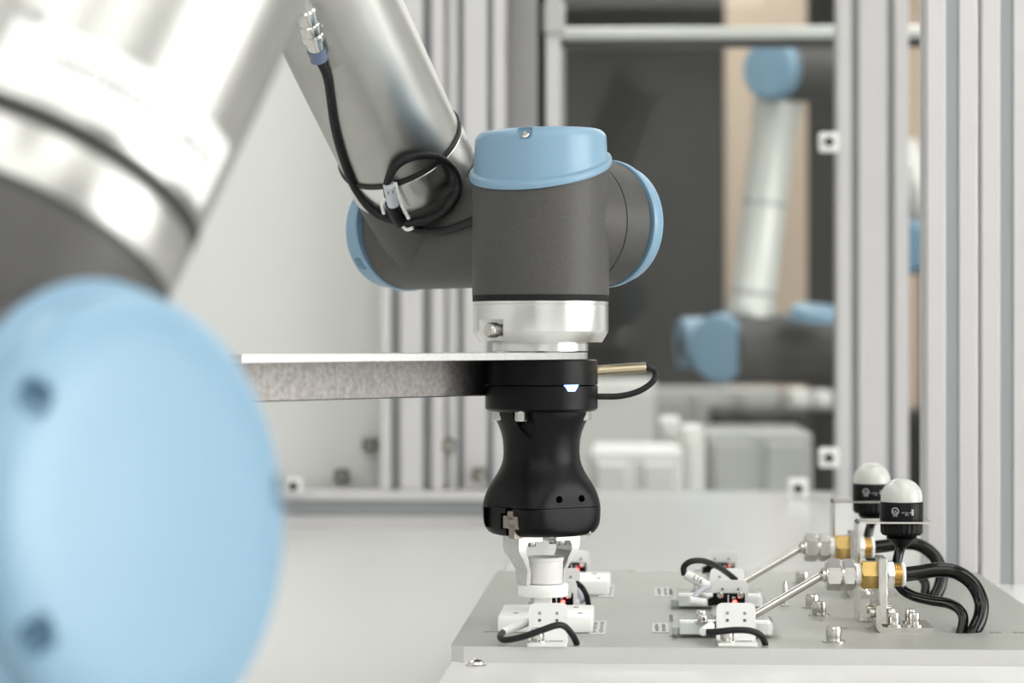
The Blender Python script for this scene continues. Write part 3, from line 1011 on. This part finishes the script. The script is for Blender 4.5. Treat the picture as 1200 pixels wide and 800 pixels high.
# status light
lp_a = math.asin((668.5 - 634.5) / 66.0)
rv = 'led'
led = MB()
for (hh, ww, dr_, nm) in ((0.0032, 0.0052, 0.0, 'led_white'),):
    ez_ = D(math.sin(lp_a), -math.cos(lp_a), 0)
    ex_ = D(math.cos(lp_a), math.sin(lp_a), 0)
    o_ = GC + ez_ * (GR - 0.0014) + UP * zv(450.8)
    led.prism([(-0.0038, 0), (0.0038, 0), (0.0018, -0.0026), (-0.0018, -0.0026)], o_, ex_, UP, ez_, 0.0018)
lo = led.build('status_light', 'led_white', grip)
lb = MB().prism([(-0.0056, 0.0005), (0.0056, 0.0005), (0.0028, -0.0038), (-0.0028, -0.0038)], o_ , ex_, UP, ez_, 0.00155)
lb.build('light_halo', 'led_blue', lo)  # glowing shape stands in for the blue halo round the light
# plug and cable at the right
pl0, pl1 = P(697, 434.2, 1.700), P(757, 430.3, 1.700)
MB().cyl(pl0, pl1, 0.0036, 28, 0.0004).build('plug', 'bronze', grip)
MB().tube([pl1 - RV * 0.002, P(763, 431.5, 1.70), P(768.5, 437, 1.70), P(764, 448, 1.699), P(748, 458.5, 1.698), P(726, 464, 1.698), P(699, 464.5, 1.698)], 0.0022).build('plug_cable', 'cable', grip)


def finger(sg):
    """finger with an inward bend; sg = 1 on the near side"""
    t0, tb = 0.0262, 0.0172
    outer = [(t0, 622), (t0, 636), (t0, 641), (t0 - 0.0012, 646), (t0 - 0.0042, 652), (tb + 0.0022, 660), (tb, 666), (tb, 683)]
    inner = [(t0 - 0.0130, 622), (t0 - 0.0085, 633), (t0 - 0.0066, 639), (t0 - 0.0066, 645), (t0 - 0.0088, 652), (tb - 0.0012, 661), (tb - 0.0030, 667), (tb - 0.0030, 683)]
    half = lambda py: 0.0098 if py < 640 else 0.0098 - 0.0036 * min(1, (py - 640) / 40)
    fm = MB()
    rs = []
    for (ta, pa_), (ti, pi_) in zip(outer, inner):
        h_ = half(pa_)
        rs.append([GC + T_ * ta * sg + N_ * h_ + UP * zv(pa_), GC + T_ * ta * sg - N_ * h_ + UP * zv(pa_), GC + T_ * ti * sg - N_ * h_ + UP * zv(pi_), GC + T_ * ti * sg + N_ * h_ + UP * zv(pi_)])
    fm.rings(rs)
    fm.box(GC + T_ * (0.0055 + 0.0215) / 2 * sg + UP * zv(627.8), (0.016, 0.0194, zv(622) - zv(633.6)), (T_, N_, UP), 0.0004)
    fo = fm.build('finger', 'finger', grip, angle=25)
    for dn in (-0.0052, 0.0062):
        b = MB()
        p = GC + T_ * 0.0128 * sg + N_ * dn + UP * zv(633.6)
        b.lathe([(0.0030, 0), (0.0030, 0.0024), (0.0026, 0.0030), (0.0016, 0.0030), (0.0015, 0.002)], p, -UP, 18)
        b.build('finger_bolt', 'nickel', fo)
    return fo


finger(1)
finger(-1)

# ---------------------------------------------------------------- workpiece and nests
WC = GC + RV * 0.0012
cp = MB().lathe([(0.0100, zv(683)), (0.0134, zv(682.5)), (0.0138, zv(681)), (0.0140, zv(660)), (0.0140, zv(656.5)), (0.0146, zv(656)), (0.0146, zv(652.8)), (0.0140, zv(652)), (0.0118, zv(652)), (0.0112, zv(678))], WC, UP, 60)
cpo = cp.build('cup', 'cup', None, WC + UP * zv(683))
tag(cpo, 'small milky plastic cup gripped between the two fingers', 'cup')


def nest(label, delta, ring=True):
    """white block with cross-drilled pockets and a ring seat on a stem"""
    fx = lambda px, py: G(px, py).x
    a = G(583, 741)
    b = G(694.5, 741)
    yb = a.y + 0.074
    c = Vector(((a.x + b.x) / 2, (a.y + yb) / 2, PLATE)) + Vector(delta)
    t = thing('part_nest', c, label, 'holder', 'white part nests')
    w = b.x - a.x
    blk = MB().box(c + UP * 0.0058, (w, 0.074, 0.0116), None, 0.0018, 2).build('block', 'white', t)
    for dx, dy in ((-0.021, -0.02), (0.024, -0.018), (-0.012, 0.012), (0.02, 0.02)):
        MB().lathe([(0.0019, 0), (0.0019, 0.0004), (0.0012, 0.0004)], c + Vector((dx, dy, 0.0116)), UP, 14).build('screw', 'railmetal', t)
    if ring:
        rc = Vector((WC.x, WC.y, CZ))
        MB().lathe([(0.0060, zv(698)), (0.0172, zv(697.5)), (0.0177, zv(696)), (0.0177, zv(684.5)), (0.0172, zv(683.3)), (0.0060, zv(683.2))], rc, UP, 60).build('seat_ring', 'white', t)
        MB().b2((rc.x - 0.006, rc.y - 0.006, PLATE + 0.0116), (rc.x + 0.006, rc.y + 0.006, CZ + zv(697.6)), 0.0006).build('stem', 'white', t)
    return t


nest('white part nest with a ring seat, directly under the gripper fingers', (0, 0, 0))
nest('white part nest block further back, behind the gripper fingers', (0.0085, 0.250, 0), False)


# ---------------------------------------------------------------- sensor brackets
YB = [0, 0.157, 0.250, 0.405]


def sensor_bracket(c, facing, label, front_cable):
    """white bent bracket; facing -1: foot towards the camera, sensor behind; +1: the sensor looks at the camera"""
    t = thing('sensor_bracket', c, label, 'sensor', 'white sensor brackets')
    c = Vector(c)
    w, h, th = 0.0262, 0.0262, 0.0026
    X = Vector((1, 0, 0))
    r = 0.0035
    pts = [(-w / 2, 0), (w / 2, 0), (w / 2, h - r), (w / 2 - r * 0.3, h - r * 0.3), (w / 2 - r, h), (-w / 2 + r, h), (-w / 2 + r * 0.3, h - r * 0.3), (-w / 2, h - r)]
    up_ = MB().prism(pts, c, X, UP, Vector((0, 1, 0)), th).build('upright', 'white', t)
    y0 = c.y - 0.0255 if facing < 0 else c.y + th
    fo = MB().b2((c.x - w / 2, y0, c.z), (c.x + w / 2, y0 + 0.0255, c.z + 0.0026), 0.0006).build('foot', 'white', t)
    b = MB()
    p = Vector((c.x - 0.0065, y0 + 0.0085, c.z + 0.0026))
    bolt(b, p, 0.0046, 0.0080)
    b.build('bolt', 'nickel', t)
    MB().b2((c.x + 0.001, y0 + 0.010, c.z + 0.0026), (c.x + 0.010, y0 + 0.014, c.z + 0.0028)).build('slot', 'slot', t)
    # small holes in the upright
    for dx in (-0.0058, 0.0058):
        for dz in (0.0148, 0.0196):
            MB().lathe([(0.0011, 0), (0.0011, 0.00025), (0.0007, 0.00025)], c + Vector((dx, -0.00002, dz)), (0, -1, 0), 12).build('screw_hole', 'slot' if dz > 0.017 else 'clip', t)
    # the sensor body
    sy = c.y + th if facing < 0 else c.y - 0.0065
    sb = MB().b2((c.x - 0.0125, sy, c.z + 0.0085), (c.x + 0.0105, sy + 0.0065, c.z + 0.0170), 0.0006)
    if facing > 0:
        so = sb.build('sensor', 'black', t)
        MB().prism([(0, 0), (0.004, 0.001), (0.004, 0.007), (0, 0.0055)], (c.x - 0.0163, sy, c.z + 0.0075), X, UP, Vector((0, 1, 0)), 0.006).build('sensor_nose', 'black', t)
        for dx in (-0.0075, 0.0072):
            MB().lathe([(0.0024, 0), (0.0024, 0.001), (0.0017, 0.0018), (0.0008, 0.0018), (0.0007, 0.001)], (c.x + dx, sy, c.z + 0.0158), (0, -1, 0), 18).build('sensor_screw', 'nickel', t)
        MB().lathe([(0.0017, 0), (0.0017, 0.0006), (0.001, 0.001)], (c.x + 0.0030, sy, c.z + 0.0108), (0, -1, 0), 16).build('sensor_light', 'led_red', t)
        pr = MB()
        pr.b2((c.x - 0.0022, sy - 0.0002, c.z + 0.0098), (c.x - 0.0012, sy, c.z + 0.0160))
        for k in range(3):
            pr.b2((c.x + 0.0012 + k * 0.0009, sy - 0.0002, c.z + 0.0128 + 0.0004 * k), (c.x + 0.0017 + k * 0.0009, sy, c.z + 0.0150))
        pr.build('sensor_print', 'print', t)
        MB().cyl((c.x - 0.0165, sy + 0.003, c.z + 0.0105), (c.x - 0.0225, sy + 0.003, c.z + 0.0102), 0.0012, 12).build('sensor_lead', 'sleeve', t)
    else:
        sb.build('sensor', 'black', t)
    return t


cA = Vector((G(642.5, 752.5).x, G(642.5, 752.5).y, PLATE))
cR = Vector((G(862.5, 752.5).x, G(862.5, 752.5).y, PLATE))
col_l = 'left'
s1 = sensor_bracket(cA, -1, 'white sensor bracket at the plate edge under the gripper', True)
s2 = sensor_bracket(cA + Vector((0.002, YB[1], 0)), 1, 'white sensor bracket with red light right behind the cup nest', False)
s3 = sensor_bracket(cA + Vector((0.002, YB[2], 0)), -1, 'white sensor bracket in front of the rear nest block, behind the gripper fingers', True)
s4 = sensor_bracket(cA + Vector((0.006, YB[3], 0)), 1, 'rearmost white sensor bracket behind the gripper fingers, with red light', False)
s5 = sensor_bracket(cR, -1, 'white sensor bracket at the plate edge in front of the clear tray', True)
s6 = sensor_bracket(cR + Vector((0.002, YB[1], 0)), 1, 'white sensor bracket with red light behind the front clear tray', False)
s7 = sensor_bracket(cR + Vector((0.003, YB[2], 0)), -1, 'white sensor bracket in front of the rear clear tray', True)
s8 = sensor_bracket(cR + Vector((0.004, YB[3], 0)), 1, 'rearmost white sensor bracket beyond the rear clear tray', False)


def lead(t, pts, r=0.0022):
    MB().tube(pts, r, 12).build('cable', 'cable', t)


# front leads and their sleeves
dS = 1.585
lead(s1, [P(589, 741, 1.625), P(586, 746, 1.61), P(592, 749.5, 1.60), P(612, 746, 1.59), P(634, 738.5, 1.588), P(652, 732.5, 1.59), P(662, 734, 1.595), P(671, 744, 1.60), P(676, 754, 1.606)])
MB().cyl(P(590, 740, 1.628), P(620, 727.5, 1.632), 0.0030, 16, 0.0005).build('cable_sleeve', 'white', s1)
lead(s5, [P(828, 740.5, 1.60), P(840, 740, 1.598), P(862, 738, 1.596), P(880, 739, 1.597), P(892, 745, 1.60), P(897, 754.5, 1.606)])
lead(s5, [P(832, 735, 1.625), P(840, 730.5, 1.64)], 0.0022)
MB().cyl(P(824, 740, 1.603), P(833, 733, 1.624), 0.0030, 16, 0.0005).build('cable_sleeve', 'white', s5)
lead(s3, [P(676, 683, 1.83), P(682, 688, 1.835), P(687, 697, 1.835), P(690, 710, 1.84)], 0.0021)
MB().cyl(P(673, 682, 1.85), P(683, 705, 1.84), 0.0026, 14, 0.0004).build('cable_sleeve', 'sleeve', s3)
lead(s7, [P(802, 674, 1.80), P(801.5, 664, 1.80), P(810, 657.5, 1.80), P(824, 657, 1.81), P(840, 663, 1.83), P(852, 671, 1.85), P(862, 679, 1.86)], 0.0023)
sl = MB().cyl(P(803, 672, 1.80), P(830, 687, 1.80), 0.0036, 16, 0.0005).build('cable_sleeve', 'white', s7)
tm = MB()
ea = (P(830, 687, 1.80) - P(803, 672, 1.80)).normalized()
text_flat(tm, 'L16', 0.0052, P(816.5, 681, 1.7955), ea, (-FV).cross(ea))
tm.build('sleeve_print', 'ink', sl)
MB().tube([P(834, 685, 1.80), P(822, 691, 1.795), P(814, 699, 1.79), P(812, 705, 1.785)], 0.0021, 12).build('cable_lead', 'sleeve', s7)
MB().cyl(P(807, 703, 1.77), P(827, 706, 1.775), 0.0030, 14, 0.0004).build('cable_sleeve', 'white', s6)
MB().cyl(P(828, 704, 1.777), P(838, 704, 1.779), 0.0016, 12).build('cable_lead', 'sleeve', s6)
MB().cyl(P(621, 701.5, 1.778), P(636, 702.5, 1.778), 0.0016, 12).build('cable_lead', 'sleeve', s2)

# ---------------------------------------------------------------- clear trays


def tray(delta, label):
    a, b = G(785, 748.5), G(917, 748.5)
    y0 = a.y
    c = Vector(((a.x + b.x) / 2, y0 + 0.022, PLATE)) + Vector(delta)
    t = thing('clear_tray', c, label, 'tray', 'clear acrylic trays')
    L = b.x - a.x
    X, Y = Vector((1, 0, 0)), Vector((0, 1, 0))
    pts = [(-L / 2, 0), (L / 2, 0), (L / 2 - 0.006, 0.0112), (L / 2 - 0.008, 0.0112), (L / 2 - 0.003, 0.0020), (-L / 2 + 0.0025, 0.0020), (-L / 2 + 0.0025, 0.0112), (-L / 2, 0.0112)]
    MB().prism(pts, c - Y * 0.022, X, UP, Y, 0.044).build('shell', 'acrylic', t, smooth=False)
    MB().box(c + Vector((-0.002, 0.021, 0.0066)), (L - 0.016, 0.002, 0.0092)).build('side_wall', 'acrylic', t, smooth=False)
    MB().box(c + Vector((-0.002, -0.021, 0.0066)), (L - 0.016, 0.002, 0.0092)).build('side_wall', 'acrylic', t, smooth=False)
    MB().box(c + Vector((0.000, -0.008, 0.0062)), (L * 0.82, 0.020, 0.0080), None, 0.0004).build('insert', 'white', t)
    MB().box(c + Vector((-L * 0.455, -0.010, 0.0044)), (0.004, 0.014, 0.005), None, 0.0004).build('stop', 'boxgrey', t)
    for dx, dy in ((-0.016, -0.016), (-0.016, 0.012)):
        b_ = MB()
        bolt(b_, c + Vector((dx, dy - 0.001, 0.0103)), 0.0036, 0.0045)
        b_.build('bolt', 'steel', t)
    return t


tray((0, 0.004, 0), 'clear acrylic tray with white insert, front one by the plate edge')
tray((0.002, 0.180, 0), 'clear acrylic tray with white insert, rear one')


# ---------------------------------------------------------------- fluid fittings with hoses
def fitting():
    d = 1.70
    o = P(1000, 673, d)
    t = thing('pipe_fitting', Vector((o.x, o.y, PLATE)), 'silver and brass pipe fitting with black hose, nearer one of the two', 'fitting', 'pipe fittings')
    X = RV
    def at(px):
        return P(px, 673, d)
    MB().cyl(at(962), at(969), 0.0052, 20, 0.001).build('ferrule', 'nickel', t)
    mb = MB()
    hexa(mb, at(967.5), at(985.5), 0.0112, 0.0014, PI / 6 * 0.0)
    mb.build('hex_nut', 'nickel', t, smooth=False)
    MB().cyl(at(985), at(987), 0.0086, 24).build('neck', 'steel', t)
    mb = MB()
    hexa(mb, at(986.5), at(1001.5), 0.0112, 0.0014)
    mb.build('hex_nut', 'nickel', t, smooth=False)
    MB().cyl(at(1001), at(1009), 0.0078, 28, 0.0008).build('sealing_tape', 'white', t)
    mb = MB()
    hexa(mb, at(1008), at(1028), 0.0108, 0.0010, PI / 6)
    mb.build('brass_hex', 'brass', t, smooth=False)
    mb = MB()
    hexa(mb, at(1038), at(1046.5), 0.0108, 0.0008, PI / 6)
    mb.build('lock_nut', 'machined', t, smooth=False)
    pr = []
    L = (at(1056) - at(1046)).length
    for k in range(5):
        pr += [(0.0076, L * k / 5), (0.0082, L * (k + 0.3) / 5), (0.0082, L * (k + 0.7) / 5)]
    MB().lathe(pr + [(0.0074, L)], at(1046), X, 30).build('brass_thread', 'brass', t)
    MB().cyl(at(1056), at(1060), 0.0086, 28, 0.0008).build('end_ring', 'white', t)
    # thin steel tube sloping down to the tray
    MB().tube([at(964), P(955, 678.5, 1.70), P(886, 719, 1.69), P(862, 733, 1.685)], 0.0029, 16, 6).build('steel_tube', 'steel', t)
    # hose
    h = HOLE[0]
    hp = [at(1059), P(1078, 670.5, 1.70), P(1098, 667.5, 1.70), P(1120, 670, 1.70), P(1139, 683, 1.70), P(1149.5, 703, 1.697), P(1149, 722, 1.692), Vector((h.x + 0.0085, h.y, PLATE - 0.002)), Vector((h.x + 0.004, h.y, BASE + 0.001))]
    MB().tube(hp, 0.0052, 18).build('hose', 'rubber', t)
    # upright steel plate on an angled foot
    pw = P(1032.5, 690, d)
    zt, zb_ = P(0, 652, d).z, P(0, 729, d).z
    X0, Y0 = Vector((1, 0, 0)), Vector((0, 1, 0))
    pl_ = MB().box((pw.x, pw.y, (zt + zb_) / 2), (0.0062, 0.030, zt - zb_), (X0, Y0, UP), 0.0007).build('upright_plate', 'steel', t)
    yf = G(1060, 741)
    xL, xR = P(1027, 741, 1.675), P(1094, 741, 1.675)
    c0 = xL
    Lf = (xR - xL).length
    prf = [(0.003, 0.0), (Lf, 0.0), (Lf, 0.0034), (0.0052, 0.0034), (0.0036, 0.0050), (0.0036, 0.0185), (0.0, 0.0185), (0.0, 0.004), (0.0008, 0.0014)]
    base = Vector((xL.x, xL.y, PLATE))
    MB().prism(prf, base, X0, UP, Y0, 0.048).build('angle_foot', 'steel', t, angle=30)
    for u_, v_ in ((0.0135, 0.013), (0.0275, 0.013), (0.0275, 0.036)):
        b = MB()
        bolt(b, base + X0 * u_ + Y0 * v_ + UP * 0.0034, 0.0040, 0.0080)
        b.build('bolt', 'steel', t)
    for v_ in (0.012, 0.036):
        b = MB()
        bolt(b, base + Y0 * v_ + UP * 0.0125, 0.0036, 0.0034, -X0, False)
        b.build('bolt', 'steel', t)
        b = MB()
        bolt(b, base + Y0 * v_ + UP * 0.0125 + X0 * 0.0094, 0.0036, 0.0045, X0, False)
        b.build('bolt', 'nickel', t)
    return t


def signal_lamp():
    d = 1.75
    s = d / F
    ax = P(1056.5, 400, d)
    z = lambda py: CZ + (400 - py) * s - ax.z
    o = ax
    t = thing('signal_lamp', Vector((ax.x, ax.y, CZ - (612 - 400) * s)), 'round signal lamp with milky dome and black body, nearer one of the two', 'lamp', 'signal lamps')
    R = 25.4 * s
    pr = [(R * 0.955, z(587.5)), (R * 0.955, z(583))]
    zc_, hh = z(583), z(560.3) - z(583)
    for k in range(1, 12):
        a = k / 12 * PI / 2
        pr.append((R * 0.955 * math.cos(a) ** 0.92, zc_ + hh * math.sin(a)))
    pr.append((0.0001, zc_ + hh))
    MB().lathe(pr, o, UP, 56).build('dome', 'dome', t, angle=60)
    MB().lathe([(R * 0.9, z(608.8)), (R * 0.99, z(608.6)), (R, z(607.5)), (R, z(588.5)), (R * 0.97, z(587.4))], o, UP, 56).build('body', 'black', t)
    # knurled nut below the plate
    rs = []
    for py, q in ((626.5, 0.88), (623, 0.965), (612.5, 0.975), (611.4, 0.96)):
        ring = []
        for j in range(96):
            f = 2 * PI * j / 96
            rr = R * q * (1.0 if (j // 2) % 2 else 0.972)
            ring.append(o + UP * z(py) + (RV * math.cos(f) + FV * math.sin(f)) * rr)
        rs.append(ring)
    MB().rings(rs).build('knurled_nut', 'black', t, angle=20)
    MB().lathe([(R * 0.25, z(641)), (R * 0.36, z(638)), (R * 0.62, z(632)), (R * 0.70, z(630)), (R * 0.66, z(629.4)), (R * 0.72, z(628.5)), (R * 0.66, z(627.5)), (R * 0.8, z(626.4))], o, UP, 40).build('cable_gland', 'black', t)
    # white print on the body
    q = MB()
    fr = -FV
    text_on_cyl(q, 'UL', 0.0030, o, UP, fr, R + 0.00012, -0.45, z(599.3))
    ring = []
    for rr in (0.0027, 0.0022):
        ring.append([(rr * math.cos(2 * PI * j / 24), rr * math.sin(2 * PI * j / 24)) for j in range(24)])
    vs = []
    for rg in ring:
        for x, y in rg:
            a = -0.45 + x / R
            vs.append(o + UP * (z(597.3) + y) + (fr * math.cos(a) + UP.cross(fr) * math.sin(a)) * (R + 0.00012))
    q.add(vs, [[j, (j + 1) % 24, 24 + (j + 1) % 24, 24 + j] for j in range(24)])
    text_on_cyl(q, 'LISTED', 0.0013, o, UP, fr, R + 0.00012, -0.45, z(603.6))
    text_on_cyl(q, 'DC 24V 1W', 0.0014, o, UP, fr, R + 0.00012, 0.08, z(599.6))
    text_on_cyl(q, 'IP65', 0.0014, o, UP, fr, R + 0.00012, 0.08, z(602))
    for k in range(5):
        a = 0.36
        c = o + UP * (z(601.5) + k * 0.0009) + (fr * math.cos(a) + UP.cross(fr) * math.sin(a)) * (R + 0.00008)
        q.box(c, (0.0016, 0.0002, 0.0006), (UP.cross(fr) * math.cos(a) - fr * math.sin(a), fr * math.cos(a) + UP.cross(fr) * math.sin(a), UP))
    q.build('body_print', 'print', t)
    h = HOLE[0]
    MB().tube([o + UP * z(638), P(1053, 650, 1.75), P(1050, 668, 1.745), P(1054, 686, 1.735), P(1068, 697, 1.725), P(1090, 703, 1.715), P(1112, 707, 1.705), P(1125, 715, 1.698), P(1129, 728, 1.694), Vector((h.x - 0.002, h.y + 0.001, BASE + 0.001))], 0.0037, 14).build('cable', 'rubber', t)
    return t


def lamp_stand():
    X0, Y0 = Vector((1, 0, 0)), Vector((0, 1, 0))
    d = 1.75
    s = d / F
    a = P(1003, 400, d)
    t = thing('lamp_stand', Vector((a.x, a.y, PLATE)), 'thin bent steel stand under the signal lamp, nearer one of the two', 'stand', 'lamp stands')
    zt = CZ - 209.2 * s
    zl = CZ - 211.4 * s
    Lp = (1087 - 1001) * s
    th = 0.0016
    dep = 0.034
    base = Vector((a.x, a.y, 0)) - Y0 * dep / 2
    prf = [(0, PLATE), (0, zt - 0.002), (0.0015, zt), (Lp, zt), (Lp, zl), (0.0025, zl), (th, zl - 0.001), (th, PLATE + th), (0.026, PLATE + th), (0.026, PLATE)]
    so = MB().prism(prf, base, X0, UP, Y0, dep).build('bent_plate', 'steel', t, angle=30)
    ax = P(1056.5, 400, d)
    cut(so, MB().cyl((ax.x, ax.y, zl - 0.01), (ax.x, ax.y, zt + 0.01), 0.0085, 24), 30)
    b = MB()
    bolt(b, base + X0 * 0.014 + Y0 * dep * 0.5 + UP * (PLATE + th), 0.0040, 0.007)
    b.build('bolt', 'steel', t)
    return t


PITCH = Vector((0, 0.225, 0))
f1, l1, st1 = fitting(), signal_lamp(), lamp_stand()
copy_to(f1, PITCH, 'silver and brass pipe fitting with black hose, further one of the two')
copy_to(l1, PITCH, 'round signal lamp with milky dome and black body, further one of the two')
copy_to(st1, PITCH, 'thin bent steel stand under the signal lamp, further one of the two')
